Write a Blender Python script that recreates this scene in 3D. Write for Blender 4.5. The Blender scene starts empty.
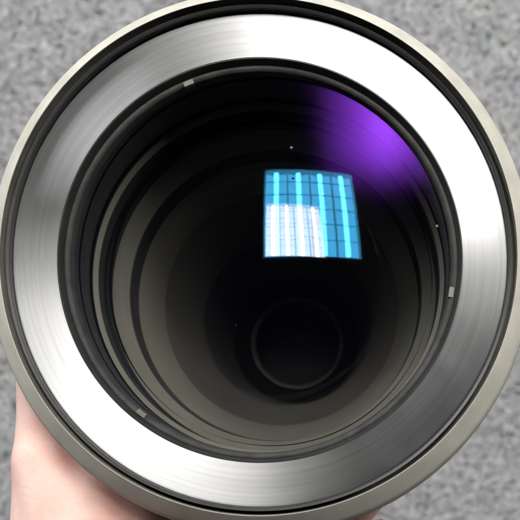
import bpy, bmesh, math, random
from mathutils import Vector, Matrix
random.seed(7)
PI = math.pi
MM = 0.001
S = bpy.context.scene
C = S.collection

# ------------------------------------------------------------------ camera
# front face of the lens lies at z = 0, lens axis = Z, image up = +Y
CAM = Vector((0.027, -0.060, 0.250))
VIEW_W = 0.120                       # metres across the frame at z = 0
cd = bpy.data.cameras.new('camera')
cam = bpy.data.objects.new('camera', cd)
C.objects.link(cam)
cam.location = CAM
cd.sensor_width = 36
cd.lens = 36 * CAM.z / VIEW_W
cd.shift_x = (-CAM.x) / VIEW_W
cd.shift_y = (-CAM.y) / VIEW_W
cd.clip_start = 0.01
cd.clip_end = 50
cd.dof.use_dof = True
cd.dof.focus_distance = CAM.z + 0.004
cd.dof.aperture_fstop = 32
S.camera = cam

# ------------------------------------------------------------------ world, exposure
w = bpy.data.worlds.new('World')
S.world = w
w.use_nodes = True
bg = w.node_tree.nodes['Background']
bg.inputs[0].default_value = (1.0, 0.98, 0.95, 1)
bg.inputs[1].default_value = 0.008

S.view_settings.view_transform = 'Standard'
S.view_settings.look = 'None'
S.view_settings.gamma = 1
S.view_settings.exposure = 0.75
S.view_settings.use_curve_mapping = False
S.cycles.use_denoising = True
S.cycles.caustics_reflective = False
S.cycles.caustics_refractive = False
S.cycles.max_bounces = 5
S.cycles.diffuse_bounces = 2
S.cycles.glossy_bounces = 3
S.cycles.use_adaptive_sampling = True
S.cycles.adaptive_threshold = .03
S.cycles.transparent_max_bounces = 32
S.cycles.sample_clamp_indirect = 6

# soft fill added at the far upper left, not a visible source
def area(name, loc, target, sx, sy, power, col):
    d = bpy.data.lights.new(name, 'AREA')
    d.shape = 'RECTANGLE'; d.size = sx; d.size_y = sy
    d.energy = power; d.color = col
    o = bpy.data.objects.new(name, d)
    C.objects.link(o)
    o.location = loc
    o.rotation_euler = (Vector(target) - Vector(loc)).to_track_quat('-Z', 'Y').to_euler()
    return o
area('fill_light', (-1.7, 1.75, 0.95), (0, 0, 0), 1.2, 1.2, 34, (0.97, 0.98, 1.0))

# ------------------------------------------------------------------ helpers
def link(name, me, mat=None, parent=None, kind=None):
    o = bpy.data.objects.new(name, me)
    C.objects.link(o)
    if mat is not None and me is not None:
        for m in (mat if isinstance(mat, (list, tuple)) else [mat]):
            me.materials.append(m)
    if parent is not None:
        o.parent = parent
    if kind:
        o['kind'] = kind
    return o

def tag(o, label, cat, group=None):
    o['label'] = label; o['category'] = cat
    if group: o['group'] = group
    return o

def empty(name, loc=(0, 0, 0)):
    o = bpy.data.objects.new(name, None)
    C.objects.link(o)
    o.location = loc
    o.empty_display_size = 0.02
    return o

def finish(me, ang=30):
    me.update()
    for p in me.polygons: p.use_smooth = True
    me.set_sharp_from_angle(angle=math.radians(ang))
    return me

def lathe(name, prof, seg=256, closed=True, ang=30):
    """prof: (r, z) in mm, closed ring section turned about Z"""
    n = len(prof)
    v, f = [], []
    for i in range(seg):
        a = 2 * PI * i / seg
        c, s = math.cos(a), math.sin(a)
        for r, z in prof:
            v.append((r * c * MM, r * s * MM, z * MM))
    m = n if closed else n - 1
    for i in range(seg):
        j = (i + 1) % seg
        for k in range(m):
            q = (k + 1) % n
            f.append((i * n + k, j * n + k, j * n + q, i * n + q))
    me = bpy.data.meshes.new(name)
    me.from_pydata(v, [], f)
    bm = bmesh.new(); bm.from_mesh(me)
    bmesh.ops.recalc_face_normals(bm, faces=bm.faces)
    bm.to_mesh(me); bm.free()
    return finish(me, ang)

def box_bm(bm, cx, cy, cz, sx, sy, sz):
    r = bmesh.ops.create_cube(bm, size=1)
    bmesh.ops.scale(bm, vec=(sx, sy, sz), verts=r['verts'])
    bmesh.ops.translate(bm, vec=(cx, cy, cz), verts=r['verts'])
    return r['verts']

def round_prof(pts, rad, n=5):
    """round the corners of a closed (r,z) section"""
    out = []
    L = len(pts)
    for i, p in enumerate(pts):
        rr = rad[i] if isinstance(rad, (list, tuple)) else rad
        a = Vector(pts[i - 1]); b = Vector(p); c = Vector(pts[(i + 1) % L])
        if rr <= 0:
            out.append(tuple(b)); continue
        d1 = (a - b); d2 = (c - b)
        t = min(rr, d1.length * .49, d2.length * .49)
        p1 = b + d1.normalized() * t; p2 = b + d2.normalized() * t
        for k in range(n + 1):
            u = k / n
            out.append(tuple(p1 * (1 - u) ** 2 + b * 2 * u * (1 - u) + p2 * u * u))
    return out

# ------------------------------------------------------------------ materials
def new_mat(name):
    m = bpy.data.materials.new(name)
    m.use_nodes = True
    nt = m.node_tree
    nt.nodes.clear()
    out = nt.nodes.new('ShaderNodeOutputMaterial')
    return m, nt, out

def N(nt, t, **kw):
    n = nt.nodes.new(t)
    for k, v in kw.items():
        setattr(n, k, v)
    return n

def principled(name, col, rough=.5, metal=0.0, spec=.5, noise=None, bump=None, aniso=None):
    m, nt, out = new_mat(name)
    b = N(nt, 'ShaderNodeBsdfPrincipled')
    b.inputs['Base Color'].default_value = (*col, 1)
    b.inputs['Roughness'].default_value = rough
    b.inputs['Metallic'].default_value = metal
    b.inputs['Specular IOR Level'].default_value = spec
    nt.links.new(b.outputs[0], out.inputs[0])
    tc = N(nt, 'ShaderNodeTexCoord')
    if noise:                                     # (scale, lo, hi) colour mottling
        t = N(nt, 'ShaderNodeTexNoise')
        t.inputs['Scale'].default_value = noise[0]
        t.inputs['Detail'].default_value = 6
        nt.links.new(tc.outputs['Object'], t.inputs['Vector'])
        r = N(nt, 'ShaderNodeValToRGB')
        r.color_ramp.elements[0].position = .3
        r.color_ramp.elements[1].position = .7
        r.color_ramp.elements[0].color = (*[c * noise[1] for c in col], 1)
        r.color_ramp.elements[1].color = (*[c * noise[2] for c in col], 1)
        nt.links.new(t.outputs[0], r.inputs[0])
        nt.links.new(r.outputs[0], b.inputs['Base Color'])
    if bump:                                      # (scale, distance m)
        t = N(nt, 'ShaderNodeTexNoise')
        t.inputs['Scale'].default_value = bump[0]
        t.inputs['Detail'].default_value = 4
        nt.links.new(tc.outputs['Object'], t.inputs['Vector'])
        bn = N(nt, 'ShaderNodeBump')
        bn.inputs['Distance'].default_value = bump[1]
        nt.links.new(t.outputs[0], bn.inputs['Height'])
        nt.links.new(bn.outputs[0], b.inputs['Normal'])
    return m

def turned_metal():
    """lathe-turned aluminium: concentric tool marks spread the highlight across the grooves"""
    m, nt, out = new_mat('turned_aluminium')
    b = N(nt, 'ShaderNodeBsdfAnisotropic', distribution='BECKMANN')
    b.inputs['Anisotropy'].default_value = .60
    tg = N(nt, 'ShaderNodeTangent', direction_type='RADIAL', axis='Z')
    nt.links.new(tg.outputs[0], b.inputs['Tangent'])
    tc = N(nt, 'ShaderNodeTexCoord')
    sep = N(nt, 'ShaderNodeSeparateXYZ')
    nt.links.new(tc.outputs['Object'], sep.inputs[0])
    xy = N(nt, 'ShaderNodeCombineXYZ')
    nt.links.new(sep.outputs[0], xy.inputs[0]); nt.links.new(sep.outputs[1], xy.inputs[1])
    ln = N(nt, 'ShaderNodeVectorMath', operation='LENGTH')
    nt.links.new(xy.outputs[0], ln.inputs[0])
    # fine grooves: 1-D noise along the radius
    g = N(nt, 'ShaderNodeTexNoise', noise_dimensions='1D')
    g.inputs['Scale'].default_value = 2600
    g.inputs['Detail'].default_value = 3
    nt.links.new(ln.outputs['Value'], g.inputs['W'])
    at = N(nt, 'ShaderNodeMath', operation='ARCTAN2')
    nt.links.new(sep.outputs[1], at.inputs[0]); nt.links.new(sep.outputs[0], at.inputs[1])
    # broad smudges: roughness wanders over the face
    sm = N(nt, 'ShaderNodeTexNoise')
    sm.inputs['Scale'].default_value = 55
    sm.inputs['Detail'].default_value = 5
    nt.links.new(tc.outputs['Object'], sm.inputs['Vector'])
    mr = N(nt, 'ShaderNodeMapRange')
    mr.inputs[1].default_value = .3; mr.inputs[2].default_value = .7
    mr.inputs[3].default_value = .35; mr.inputs[4].default_value = .39
    nt.links.new(sm.outputs[0], mr.inputs[0])
    nt.links.new(mr.outputs[0], b.inputs['Roughness'])
    # streaks that follow the grooves (polar noise) tint the metal a touch
    cv = N(nt, 'ShaderNodeCombineXYZ')
    rs = N(nt, 'ShaderNodeMath', operation='MULTIPLY'); rs.inputs[1].default_value = 1500
    nt.links.new(ln.outputs['Value'], rs.inputs[0])
    nt.links.new(at.outputs[0], cv.inputs[0]); nt.links.new(rs.outputs[0], cv.inputs[1])
    st = N(nt, 'ShaderNodeTexNoise'); st.inputs['Scale'].default_value = 1.0
    st.inputs['Detail'].default_value = 4
    nt.links.new(cv.outputs[0], st.inputs['Vector'])
    cr = N(nt, 'ShaderNodeValToRGB')
    cr.color_ramp.elements[0].position = .3; cr.color_ramp.elements[1].position = .7
    cr.color_ramp.elements[0].color = (.25, .253, .256, 1)
    cr.color_ramp.elements[1].color = (.31, .311, .308, 1)
    nt.links.new(st.outputs[0], cr.inputs[0])
    nt.links.new(cr.outputs[0], b.inputs['Color'])
    bn = N(nt, 'ShaderNodeBump'); bn.inputs['Distance'].default_value = 2e-6
    bn.inputs['Strength'].default_value = .5
    nt.links.new(g.outputs[0], bn.inputs['Height'])
    nt.links.new(bn.outputs[0], b.inputs['Normal'])
    nt.links.new(b.outputs[0], out.inputs[0])
    return m

def coating(name, fac, col, rough):
    """coated glass surface: lets the light through, mirrors a few per cent in the coating's colour"""
    m, nt, out = new_mat(name)
    t = N(nt, 'ShaderNodeBsdfTransparent')
    g = N(nt, 'ShaderNodeBsdfGlossy', distribution='BECKMANN')
    g.inputs['Color'].default_value = (*col, 1)
    g.inputs['Roughness'].default_value = rough
    mx = N(nt, 'ShaderNodeMixShader')
    mx.inputs[0].default_value = fac
    nt.links.new(t.outputs[0], mx.inputs[1]); nt.links.new(g.outputs[0], mx.inputs[2])
    nt.links.new(mx.outputs[0], out.inputs[0])
    return m

def emit(name, col, st):
    m, nt, out = new_mat(name)
    e = N(nt, 'ShaderNodeEmission')
    e.inputs[0].default_value = (*col, 1); e.inputs[1].default_value = st
    nt.links.new(e.outputs[0], out.inputs[0])
    return m

M_ring = turned_metal()
M_rim = principled('clear_anodised_rim', (.51, .495, .43), .55, .0, .5, noise=(140, .86, 1.06), bump=(1400, 2e-5))
M_body = principled('black_anodised_body', (.03, .03, .03), .45, 0, .5, noise=(60, .8, 1.2), bump=(700, 6e-6))
M_groove = principled('dark_groove_paint', (.13, .125, .105), .6, 0, .4, noise=(120, .8, 1.2))
M_black = principled('black_bevel', (.022, .022, .021), .5, 0, .5, noise=(150, .8, 1.3))
M_lip = principled('worn_retaining_ring', (.04, .039, .036), .65, .0, .25, noise=(300, .7, 1.3), bump=(1500, 4e-6))
M_wall = principled('flocked_black_wall', (.028, .027, .026), .75, 0, .3, noise=(120, .8, 1.25), bump=(1200, 1e-5))
M_baffle = principled('matt_grey_baffle', (.122, .117, .094), .7, 0, .3, noise=(60, .92, 1.06), bump=(1500, 4e-6))
M_cone = principled('matt_dark_cone', (.06, .058, .049), .7, 0, .3, noise=(60, .9, 1.08))  # base colour lowered to imitate less light reaching this depth
M_tab = principled('bare_notch_metal', (.13, .124, .10), .5, .1, .5)
M_dust = principled('dust', (.16, .16, .155), .9)
M_c1 = coating('cyan_coating', .050, (.075, .52, 1.0), .0)
M_c2 = coating('white_coating', .046, (1.0, .84, .92), .0)
M_c3 = coating('violet_coating', .027, (.34, .06, 1.0), .115)
M_cb = coating('clear_back_surface', .0, (.5, .5, 1), .05)
M_cd = coating('clear_small_surface', .002, (.6, .6, .75), .02)
M_edge = principled('blackened_glass_edge', (.006, .006, .006), .9, 0, .05)
M_lampw = principled('white_lamp_housing', (.8, .8, .78), .4)
M_blade = principled('louver_metal', (.15, .15, .15), .4, .3)
M_refl = emit('glowing_reflector', (1.0, .98, .95), 9.5)  # emission stands in for tube light bouncing off the trough
M_tube = emit('fluorescent_tube', (1.0, .98, .95), 40)

# ------------------------------------------------------------------ floor: grey carpet
FLOOR_Z = -0.52
def carpet_mat(name, pile):
    m, nt, out = new_mat(name)
    b = N(nt, 'ShaderNodeBsdfPrincipled')
    b.inputs['Roughness'].default_value = .95
    b.inputs['Specular IOR Level'].default_value = .1
    tc = N(nt, 'ShaderNodeTexCoord')
    t = N(nt, 'ShaderNodeTexNoise'); t.inputs['Scale'].default_value = 60 if pile else 160
    t.inputs['Detail'].default_value = 5; t.inputs['Roughness'].default_value = .7
    nt.links.new(tc.outputs['Object'], t.inputs['Vector'])
    r = N(nt, 'ShaderNodeValToRGB')
    e = r.color_ramp.elements
    e[0].position = .33; e[0].color = (.235, .238, .248, 1)
    e[1].position = .68; e[1].color = (.345, .346, .346, 1)
    nt.links.new(t.outputs[0], r.inputs[0])
    if pile:
        at = N(nt, 'ShaderNodeAttribute', attribute_name='tint')
        mx = N(nt, 'ShaderNodeMix', data_type='RGBA', blend_type='MULTIPLY')
        mx.inputs[0].default_value = 1
        nt.links.new(r.outputs[0], mx.inputs[6]); nt.links.new(at.outputs['Color'], mx.inputs[7])
        nt.links.new(mx.outputs[2], b.inputs['Base Color'])
    else:
        nt.links.new(r.outputs[0], b.inputs['Base Color'])
    nt.links.new(b.outputs[0], out.inputs[0])
    return m

bm = bmesh.new()
bmesh.ops.create_grid(bm, x_segments=8, y_segments=8, size=2.5)
me = bpy.data.meshes.new('floor'); bm.to_mesh(me); bm.free()
fl = link('floor', me, carpet_mat('carpet_backing', False), kind='structure')
fl.location.z = FLOOR_Z

def carpet_pile():
    v, f, cols = [], [], []
    pitch = .0037
    x0, x1, y0, y1 = -.36, .36, -.30, .42
    y = y0; row = 0
    while y < y1:
        x = x0 + (row % 2) * pitch * .5
        while x < x1:
            px = x + random.uniform(-1, 1) * pitch * .35
            py = y + random.uniform(-1, 1) * pitch * .35
            a = random.uniform(0, PI)
            L = random.uniform(.0024, .0040); W = random.uniform(.0017, .0026)
            h = random.uniform(.0028, .0038)
            lean = (random.uniform(-.0012, .0012), random.uniform(-.0012, .0012))
            ca, sa = math.cos(a), math.sin(a)
            tone = random.choice((.84, .92, .98, 1.03, 1.08, 1.18)) * random.uniform(.9, 1.1)
            warm = random.uniform(-.03, .03)
            b0 = len(v)
            # a loop of yarn: 3 sections, 4 points each
            for k, (u, hz, ws) in enumerate(((-1, 0, 1), (-.45, .92, .95), (.45, 1.0, .9), (1, 0, 1))):
                for sy_, dz in ((-1, 0), (0, .0007), (1, 0)):
                    lx, ly = u * L, sy_ * W * ws
                    v.append((px + lx * ca - ly * sa + lean[0] * hz,
                              py + lx * sa + ly * ca + lean[1] * hz,
                              h * hz + dz * (hz > 0)))
                    cols.append((tone * (1 + warm), tone, tone * (1 - warm), 1))
            for k in range(3):
                for j in range(2):
                    p = b0 + k * 3 + j
                    f.append((p, p + 1, p + 4, p + 3))
            x += pitch
        y += pitch * .86; row += 1
    me = bpy.data.meshes.new('carpet_pile')
    me.from_pydata(v, [], f)
    at = me.color_attributes.new('tint', 'FLOAT_COLOR', 'POINT')
    at.data.foreach_set('color', [c for q in cols for c in q])
    for p in me.polygons: p.use_smooth = True
    return me
pile = link('carpet_pile', carpet_pile(), carpet_mat('carpet_yarn', True), kind='stuff')
pile.location.z = FLOOR_Z + .0004
tag(pile, 'short mottled grey carpet pile on the floor below the lens', 'carpet')

# ------------------------------------------------------------------ ceiling lamps (seen mirrored in the glass)
def box_obj(name, dims, loc, mat, parent):
    bm = bmesh.new()
    box_bm(bm, 0, 0, 0, *dims)
    me = bpy.data.meshes.new(name); bm.to_mesh(me); bm.free()
    o = link(name, me, mat, parent)
    o.location = loc
    return o

LAMP = .635
LAMP_L = .72
def ceiling_lamp():
    root = empty('ceiling_lamp')
    w_, l_ = LAMP, LAMP_L
    # open-bottomed tray
    bm = bmesh.new()
    t = .012; h = .075
    box_bm(bm, 0, 0, h, w_ + 2 * t, l_ + 2 * t, .01)
    for s in (-1, 1):
        box_bm(bm, s * (w_ / 2 + t / 2), 0, h / 2 - .003, t, l_ + 2 * t, h - .01)
        box_bm(bm, 0, s * (l_ / 2 + t / 2), h / 2 - .003, w_, t, h - .01)
    me = bpy.data.meshes.new('housing'); bm.to_mesh(me); bm.free()
    link('housing', me, M_lampw, root)
    # four trough reflectors, self-glowing to imitate tube light on them, and their tubes
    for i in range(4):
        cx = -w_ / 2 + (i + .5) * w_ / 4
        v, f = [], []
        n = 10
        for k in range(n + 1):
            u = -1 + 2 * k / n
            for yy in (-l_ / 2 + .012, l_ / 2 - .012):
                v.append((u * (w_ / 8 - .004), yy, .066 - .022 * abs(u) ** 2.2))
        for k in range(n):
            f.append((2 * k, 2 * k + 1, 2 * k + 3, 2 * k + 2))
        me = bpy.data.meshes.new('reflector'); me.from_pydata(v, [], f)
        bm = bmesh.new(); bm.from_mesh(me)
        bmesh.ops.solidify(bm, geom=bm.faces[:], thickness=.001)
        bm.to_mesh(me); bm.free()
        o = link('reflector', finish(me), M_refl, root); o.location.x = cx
        bm = bmesh.new()
        bmesh.ops.create_cone(bm, segments=16, radius1=.016, radius2=.016, depth=l_ - .04, cap_ends=True,
                              matrix=Matrix.Rotation(PI / 2, 4, 'X'))
        me = bpy.data.meshes.new('tube'); bm.to_mesh(me); bm.free()
        o = link('tube', finish(me), M_tube, root); o.location = (cx, 0, .036)
    for i in range(1, 4):
        box_obj('louver_rail', (.0045, l_ - .002, .012), (-w_ / 2 + i * w_ / 4, 0, .012), M_blade, root)
    for i in range(1, 6):
        box_obj('louver_blade', (w_ - .002, .0020, .008), (0, -l_ / 2 + i * l_ / 6, .0135), M_blade, root)
    return root

def copy_tree(o, parent=None):
    c = o.copy(); C.objects.link(c); c.parent = parent
    for ch in list(o.children): copy_tree(ch, c)
    return c

CEIL = 1.30
lamp = ceiling_lamp()
lamp.location = (.165, .755, CEIL)
lamp.rotation_euler.z = math.radians(2.0)
tag(lamp, 'four tube ceiling lamp mirrored as the cyan grid in the glass', 'ceiling lamp', 'louvred ceiling lamps')
lamp2 = copy_tree(lamp)
lamp2.location = (1.65, 1.05, CEIL)
tag(lamp2, 'four tube ceiling lamp off to the right of the lens', 'ceiling lamp', 'louvred ceiling lamps')

# ------------------------------------------------------------------ the lens
lens = empty('projector_lens', (0, 0, -.150))
tag(lens, 'large metal projector lens with wide turned silver front ring, held upright', 'lens')
def lp(name, prof, mat, parent=None, ang=30, seg=256):
    o = link(name, lathe(name, prof, seg, True, ang), mat, parent or lens)
    if parent is None: o.location.z = .150
    return o

# outer sleeve: light rounded rim standing 3 mm proud of the ring face
rim = lp('outer_rim', round_prof([(59.0, 3.15), (59.1, 3.3), (63.2, -1.6), (63.6, -4), (63.6, -7), (59.0, -7)],
                                 [0, .05, 1.6, 1.2, .6, .2], 6), M_rim, ang=40)
lp('outer_barrel', round_prof([(58.0, 2.2), (58.0, -7.6), (62.2, -7.3), (62.2, -10.5), (50, -13), (48.2, -16), (48.2, -146), (44.5, -146), (44.5, -150),
                               (48.9, -150), (48.9, -150)][:9] + [(40, -150), (40, -140), (46.6, -140), (46.6, -10), (57.2, -6.5), (57.2, 1.6)],
                              [.2, .3, .3, .8, 1.5, 2, .8, .3, .6, .4, .3, .3, .5, .3, .2], 3), M_body, ang=40)
# lining of the dark groove
lp('groove_lining', [(58.98, 3.1), (58.6, -.3), (58.2, -.8), (57.2, -.9), (57.2, -4.2), (58.98, -4.2)], M_groove, ang=60)
# wide turned face
lp('front_ring', round_prof([(46.85, 0), (47.3, 0), (55.9, 0), (57.3, -.05), (57.6, -1.2), (57.1, -5.5), (46.85, -5.5)],
                            [0, 0, 0, .9, .5, .2, .2], 6), M_ring, ang=60)
# black bevel inside the ring
lp('black_bevel', [(46.83, -.14), (46.6, -.1), (45.75, -1.9), (45.75, -5.2), (46.83, -5.2)], M_black, ang=40)
# retaining ring with three spanner notches
rr = lp('retaining_ring', round_prof([(45.72, -2.0), (45.1, -1.9), (44.5, -2.4), (44.1, -4.2), (44.1, -6.0), (45.72, -6.0)], [.1, .3, .3, .2, .1, .1], 4), M_lip, ang=50)
for deg in (112, 231.7, 351):
    bm = bmesh.new()
    n = 6
    r0, r1, z0, z1 = 44.2, 45.4, -2.9, -1.75
    half = math.radians(1.5)
    vs = []
    for k in range(n + 1):
        a = -half + 2 * half * k / n
        vs.append([bm.verts.new((r * math.cos(a) * MM, r * math.sin(a) * MM, z * MM))
                   for r, z in ((r0, z0), (r0 + .15, z1), (r1, z1), (r1, z0))])
    for k in range(n):
        for j in range(4):
            bm.faces.new((vs[k][j], vs[k][(j + 1) % 4], vs[k + 1][(j + 1) % 4], vs[k + 1][j]))
    bm.faces.new(vs[0]); bm.faces.new(vs[-1][::-1])
    bmesh.ops.recalc_face_normals(bm, faces=bm.faces)
    me = bpy.data.meshes.new('notch_tab'); bm.to_mesh(me); bm.free()
    o = link('notch_tab', finish(me), M_tab, rr)
    o.rotation_euler.z = math.radians(deg)

# inner stepped barrel
lp('inner_wall', [(44.1, -5), (43.8, -20), (45.2, -20), (45.2, -6.05)], M_wall)
lp('step_ring', round_prof([(43.8, -20), (42.7, -20.9), (42.7, -21.4), (45.2, -21.4), (45.2, -20.02)], [.2, .2, .1, .1, .1], 4), M_baffle)
lp('inner_wall', [(42.7, -21.4), (42.4, -34.4), (45.2, -34.4), (45.2, -21.42)], M_wall)
lp('baffle_ring', [(42.4, -34.4), (39.0, -39), (39.0, -40), (45.2, -40), (45.2, -34.42)], M_baffle)
lp('inner_wall', [(39.0, -40), (38.3, -47), (42, -47), (42, -40.02)], M_wall)
lp('baffle_ring', [(38.3, -47), (33.2, -57), (33.2, -58), (42, -58), (42, -47.02)], M_baffle)
lp('dark_cone', [(33.2, -58), (25.5, -78), (25.5, -78.5), (42, -78.5), (42, -58.02)], M_cone)
lp('inner_wall', [(25.5, -78.5), (21.0, -112), (42, -112), (42, -78.52)], M_wall)
lp('rear_retainer', round_prof([(21, -112), (15.6, -116.4), (15.5, -117), (15.0, -117.2), (15.0, -122), (30, -122), (30, -112.02)],
                               [.1, .2, .2, .1, .1, .1, .1], 4), M_edge)
lp('rear_lip', round_prof([(15.5, -116.6), (14.0, -117.4), (14.0, -119), (15.5, -119)], [.3, .5, .2, .2], 4), M_black)
lp('rear_tube', [(15.0, -122), (14, -139), (30, -139), (30, -122.02)], M_wall)
bm = bmesh.new()
bmesh.ops.create_cone(bm, segments=96, radius1=.030, radius2=.030, depth=.002, cap_ends=True)
me = bpy.data.meshes.new('rear_cap'); bm.to_mesh(me); bm.free()
o = link('rear_cap', finish(me), M_wall, lens); o.location.z = .150 - .1405

# glass
def element(name, R, rad, z_apex, thick, tilt=(0, 0), mats=None, rings=40, seg=160):
    """solid lens element: front of radius R mm with its apex at z_apex, back parallel to it, blackened edge.
    tilt = small slope of the whole piece, mats = front, back, edge"""
    v, f, mi = [], [], []
    def zf(x, y):
        return z_apex - (R - math.sqrt(R * R - x * x - y * y)) + tilt[0] * x + tilt[1] * y
    for side in (0, 1):
        base = len(v)
        v.append((0, 0, zf(0, 0) - thick * side))
        for i in range(1, rings + 1):
            rr_ = rad * i / rings
            for k in range(seg):
                a = 2 * PI * k / seg
                x, y = rr_ * math.cos(a), rr_ * math.sin(a)
                v.append((x, y, zf(x, y) - thick * side))
        idx = lambda i, k: base + 1 + (i - 1) * seg + k % seg
        for k in range(seg):
            t = (base, idx(1, k), idx(1, k + 1))
            f.append(t if side == 0 else t[::-1]); mi.append(side)
            for i in range(1, rings):
                q = (idx(i, k), idx(i + 1, k), idx(i + 1, k + 1), idx(i, k + 1))
                f.append(q if side == 0 else q[::-1]); mi.append(side)
    nb = 1 + rings * seg
    for k in range(seg):
        a = 1 + (rings - 1) * seg
        f.append((a + k, nb + a + k, nb + a + (k + 1) % seg, a + (k + 1) % seg)); mi.append(2)
    me = bpy.data.meshes.new(name)
    me.from_pydata([(x * MM, y * MM, z * MM) for x, y, z in v], [], f)
    me.polygons.foreach_set('material_index', mi)
    o = link(name, finish(me, 25), mats, lens)
    o.location.z = .150
    return o, zf
front, zfront = element('front_window', 4000, 43.95, -5.6, 1.2, tilt=(.0455, .028), mats=[M_c3, M_cb, M_edge])
element('front_element', 131, 43.75, -9.2, 2.3, mats=[M_c1, M_cb, M_edge])
element('second_element', 74, 41.0, -12.2, 3.0, tilt=(0, .03), mats=[M_c2, M_cb, M_edge])
element('rear_element', 30, 13.8, -115.5, 1.5, mats=[M_cd, M_cb, M_edge])

# dust on the front glass
def dust(px, py, sz):
    x = (px - 261) * 120 / 520; y = (260 - py) * 120 / 520
    k = 1.05
    x, y = CAM.x / MM + (x - CAM.x / MM) * k, CAM.y / MM + (y - CAM.y / MM) * k
    bm = bmesh.new()
    bmesh.ops.create_icosphere(bm, subdivisions=2, radius=sz * .8 * MM)
    for q in bm.verts:
        q.co = Vector((q.co.x * random.uniform(.8, 1.2), q.co.y * random.uniform(.8, 1.2), q.co.z * .4))
    me = bpy.data.meshes.new('dust_speck'); bm.to_mesh(me); bm.free()
    o = link('dust_speck', me, M_dust, front)
    o.location = (x * MM, y * MM, (zfront(x, y) + .1) * MM)
for a in ((295, 159, .42), (436, 236, .36), (78, 251, .4), (83, 250, .25), (240, 330, .11)):
    dust(*a)

# ------------------------------------------------------------------ the hand
def skin_mat():
    m, nt, out = new_mat('skin')
    b = N(nt, 'ShaderNodeBsdfPrincipled')
    b.inputs['Roughness'].default_value = .5
    b.inputs['Specular IOR Level'].default_value = .4
    b.inputs['Subsurface Weight'].default_value = .5
    b.inputs['Subsurface Radius'].default_value = (1.0, .3, .15)
    b.inputs['Subsurface Scale'].default_value = .006
    tc = N(nt, 'ShaderNodeTexCoord')
    t = N(nt, 'ShaderNodeTexNoise'); t.inputs['Scale'].default_value = 70; t.inputs['Detail'].default_value = 5
    nt.links.new(tc.outputs['Object'], t.inputs['Vector'])
    r = N(nt, 'ShaderNodeValToRGB')
    r.color_ramp.elements[0].position = .3; r.color_ramp.elements[0].color = (.86, .50, .42, 1)
    r.color_ramp.elements[1].position = .7; r.color_ramp.elements[1].color = (.92, .68, .60, 1)
    nt.links.new(t.outputs[0], r.inputs[0]); nt.links.new(r.outputs[0], b.inputs['Base Color'])
    vo = N(nt, 'ShaderNodeTexVoronoi'); vo.inputs['Scale'].default_value = 900
    nt.links.new(tc.outputs['Object'], vo.inputs['Vector'])
    t2 = N(nt, 'ShaderNodeTexNoise'); t2.inputs['Scale'].default_value = 160; t2.inputs['Detail'].default_value = 5
    nt.links.new(tc.outputs['Object'], t2.inputs['Vector'])
    ad = N(nt, 'ShaderNodeMath', operation='ADD')
    nt.links.new(vo.outputs[0], ad.inputs[0]); nt.links.new(t2.outputs[0], ad.inputs[1])
    bn = N(nt, 'ShaderNodeBump'); bn.inputs['Distance'].default_value = .00013; bn.inputs['Strength'].default_value = .4
    nt.links.new(ad.outputs[0], bn.inputs['Height']); nt.links.new(bn.outputs[0], b.inputs['Normal'])
    nt.links.new(b.outputs[0], out.inputs[0])
    return m
M_skin = skin_mat()
M_nail = principled('fingernail', (.78, .50, .43), .25, 0, .5)

def pol(deg, r, z):
    a = math.radians(deg)
    return Vector((r * math.cos(a), r * math.sin(a), z))

def capsule_chain(bm, pts):
    """overlapping tapered round segments through (point, radius)"""
    for (p, r) in pts:
        g = bmesh.ops.create_icosphere(bm, subdivisions=3, radius=r)
        bmesh.ops.translate(bm, vec=p, verts=g['verts'])
    for (p, r), (q, s) in zip(pts, pts[1:]):
        d = q - p
        n = max(2, int(d.length / 2.5))
        rot = d.to_track_quat('Z', 'Y').to_matrix().to_4x4()
        g = bmesh.ops.create_cone(bm, segments=20, radius1=r, radius2=s, depth=d.length, cap_ends=True,
                                  matrix=Matrix.Translation((p + q) / 2) @ rot)

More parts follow.
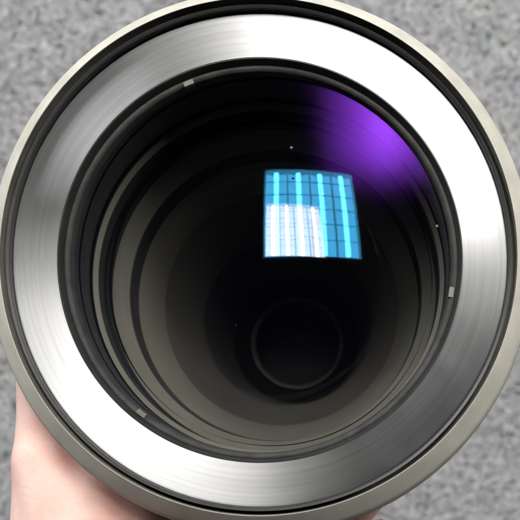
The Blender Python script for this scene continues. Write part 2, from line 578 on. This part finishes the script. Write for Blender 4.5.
def build_hand():
    bm = bmesh.new()
    R0 = 48.2
    wrist = Vector((-53.5, -124, -56))
    nails = []
    # finger: knuckle angle, z, lengths, radius
    F = [(201, -29, (42, 25, 21), 9.0), (199, -48, (46, 28, 22), 9.2), (200, -66, (43, 26, 22), 8.7), (203, -82, (34, 20, 19), 7.6)]
    knuckles = []
    for i, (a0, z, Ls, r) in enumerate(F):
        k = pol(a0, R0 + r + 2.2, z)
        knuckles.append((k, r + 1.8))
        pts = [(k, r + 1.8)]
        a = a0
        rad = R0 + r - .3
        rs = [r + .7, r * .98, r * .88, r * .74]
        n = 0
        tot = sum(Ls)
        joints = [0, Ls[0] / tot, (Ls[0] + Ls[1]) / tot, 1]
        steps = 12
        for sidx in range(1, steps + 1):
            u = sidx / steps
            ang = a0 - math.degrees(tot * u / rad)
            # radius with a slight swelling at the joints
            rr_ = r * (1.05 - .26 * u)
            for jj in joints[1:3]:
                rr_ += .55 * math.exp(-((u - jj) / .06) ** 2)
            pts.append((pol(ang, R0 + rr_ - .3, z + 2.0 * math.sin(u * PI) * (0.3 - .2 * i)), rr_))
        capsule_chain(bm, pts)
        nails.append((pts[-1][0], ang, rr_))
    # metacarpals to the wrist: palm and back of the hand
    for i, (k, r) in enumerate(knuckles):
        wv = wrist + Vector((1.5 * (i - 1.5), 0, 15 - 10 * i))
        mid = k.lerp(wv, .5) + Vector((0, 0, 0))
        capsule_chain(bm, [(k, r), (mid, r + 1.0), (wv, 13)])
        # palm padding on the inner side
        kk = k + Vector((9, -20, 0))
        capsule_chain(bm, [(kk, r - 1), (kk.lerp(wv, .5) + Vector((6, 0, 0)), r + 3), (wv + Vector((4, 0, 0)), 12)])
    # thumb along the near side
    cmc = Vector((-46, -100, -37))
    mcp = pol(240, R0 + 13.0, -29.5)
    th = [(cmc, 15.5), (cmc.lerp(mcp, .5) + Vector((-2, 0, 0)), 15), (mcp, 12.6), (pol(254, R0 + 11.0, -29), 11.0), (pol(266, R0 + 10.4, -28.5), 10.9),
          (pol(277, R0 + 9.7, -28.5), 10.0), (pol(287, R0 + 8.8, -29), 9.0), (pol(292, R0 + 7.6, -29), 7.6)]
    capsule_chain(bm, th)
    nails.append((th[-2][0], 292, 9.0))
    # thenar and the web between thumb and first finger
    capsule_chain(bm, [(mcp, 11.5), (pol(228, R0 + 13.0, -29.5), 11.8), (pol(214, R0 + 12.0, -29.5), 11.2), knuckles[0]])
    capsule_chain(bm, [(cmc, 15), (Vector((-56, -70, -33)), 13.5), (knuckles[0][0] + Vector((0, -12, -1)), 11.0)])
    capsule_chain(bm, [(mcp, 12), (Vector((-52, -72, -34)), 14), (Vector((-57, -45, -31)), 11.3)])
    capsule_chain(bm, [(cmc, 16), (Vector((-50, -98, -58)), 17), (wrist, 21)])
    capsule_chain(bm, [(Vector((-56, -45, -29)), 11.5), (Vector((-50, -63, -29)), 14), (Vector((-47, -84, -31)), 16)])
    capsule_chain(bm, [(Vector((-44, -53, -29)), 12.6), (Vector((-38, -58, -29.5)), 12.6)])
    capsule_chain(bm, [(Vector((-41, -60, -30)), 12.8), (Vector((-43, -76, -31)), 15.5)])
    # wrist and forearm, oval
    for dz in (-11, 0, 11):
        capsule_chain(bm, [(wrist + Vector((0, 8, dz)), 17), (Vector((-60, -170, -58 + dz * 1.1)), 18.5),
                           (Vector((-72, -250, -66 + dz * 1.5)), 25), (Vector((-84, -330, -74 + dz * 1.7)), 29)])
    bmesh.ops.scale(bm, vec=(MM, MM, MM), verts=bm.verts)
    me = bpy.data.meshes.new('hand_raw'); bm.to_mesh(me); bm.free()
    o = bpy.data.objects.new('hand_raw', me); C.objects.link(o)
    md = o.modifiers.new('r', 'REMESH'); md.mode = 'VOXEL'; md.voxel_size = .0013
    sm = o.modifiers.new('s', 'SMOOTH'); sm.factor = .5; sm.iterations = 22
    dg = bpy.context.evaluated_depsgraph_get()
    out = bpy.data.meshes.new_from_object(o.evaluated_get(dg))
    out.name = 'hand'
    bpy.data.objects.remove(o)
    for p in out.polygons: p.use_smooth = True
    h = link('hand', out, M_skin)
    h.location = (.0020, -.0005, .0045)
    tag(h, 'pale bare hand gripping the lens barrel from the lower left', 'hand')
    for p, ang, r in nails:
        bm = bmesh.new()
        bmesh.ops.create_uvsphere(bm, u_segments=16, v_segments=10, radius=1)
        for q in bm.verts:
            q.co = Vector((q.co.x * .0012, q.co.y * r * .85 * MM, q.co.z * r * .62 * MM))
        nm = bpy.data.meshes.new('fingernail'); bm.to_mesh(nm); bm.free()
        n = link('fingernail', finish(nm, 80), M_nail, h)
        a = math.radians(ang)
        n.location = (p + Vector((math.cos(a), math.sin(a), 0)) * (r * .93)) * MM
        n.rotation_euler.z = a
    return h
build_hand()

# ------------------------------------------------------------------ unseen phone around the camera, added to shade the ring's lower right
def phone():
    root = empty('shading_phone', (.0275, -.009, .2515))
    tag(root, 'dark phone added out of view above the lens, shading the lower right of its ring', 'phone')
    def slab(name, w_, h_, z0, z1, rad, mat, x=0, y=0, parent=root):
        pts = []
        for cx, cy, a0 in ((1, 1, 0), (-1, 1, 90), (-1, -1, 180), (1, -1, 270)):
            for k in range(9):
                a = math.radians(a0 + 90 * k / 8)
                pts.append((cx * (w_ / 2 - rad) + rad * math.cos(a), cy * (h_ / 2 - rad) + rad * math.sin(a)))
        n = len(pts)
        e = min(.0012, (z1 - z0) * .3)
        v, f = [], []
        for z, sc in ((z0, e), (z0 + e, 0), (z1 - e, 0), (z1, e)):
            for px, py in pts:
                v.append((px * (1 - 2 * sc / w_), py * (1 - 2 * sc / h_), z))
        for l in range(3):
            for k in range(n):
                q = (k + 1) % n
                f.append((l * n + k, l * n + q, (l + 1) * n + q, (l + 1) * n + k))
        f.append(tuple(range(n))[::-1]); f.append(tuple(range(3 * n, 4 * n)))
        me = bpy.data.meshes.new(name); me.from_pydata(v, [], f)
        o = link(name, finish(me), mat, parent); o.location = (x, y, 0)
        return o
    m1 = principled('phone_shell', (.02, .02, .022), .35, 0, .5, noise=(40, .9, 1.1))
    m2 = principled('phone_screen', (.01, .01, .012), .1)
    slab('body', .075, .152, .0, .0085, .011, m1)
    slab('screen', .071, .148, .0086, .0090, .009, m2)
    bump = slab('camera_bump', .026, .026, -.0006, -.00005, .008, m2, 0, -.051)
    return root
phone()
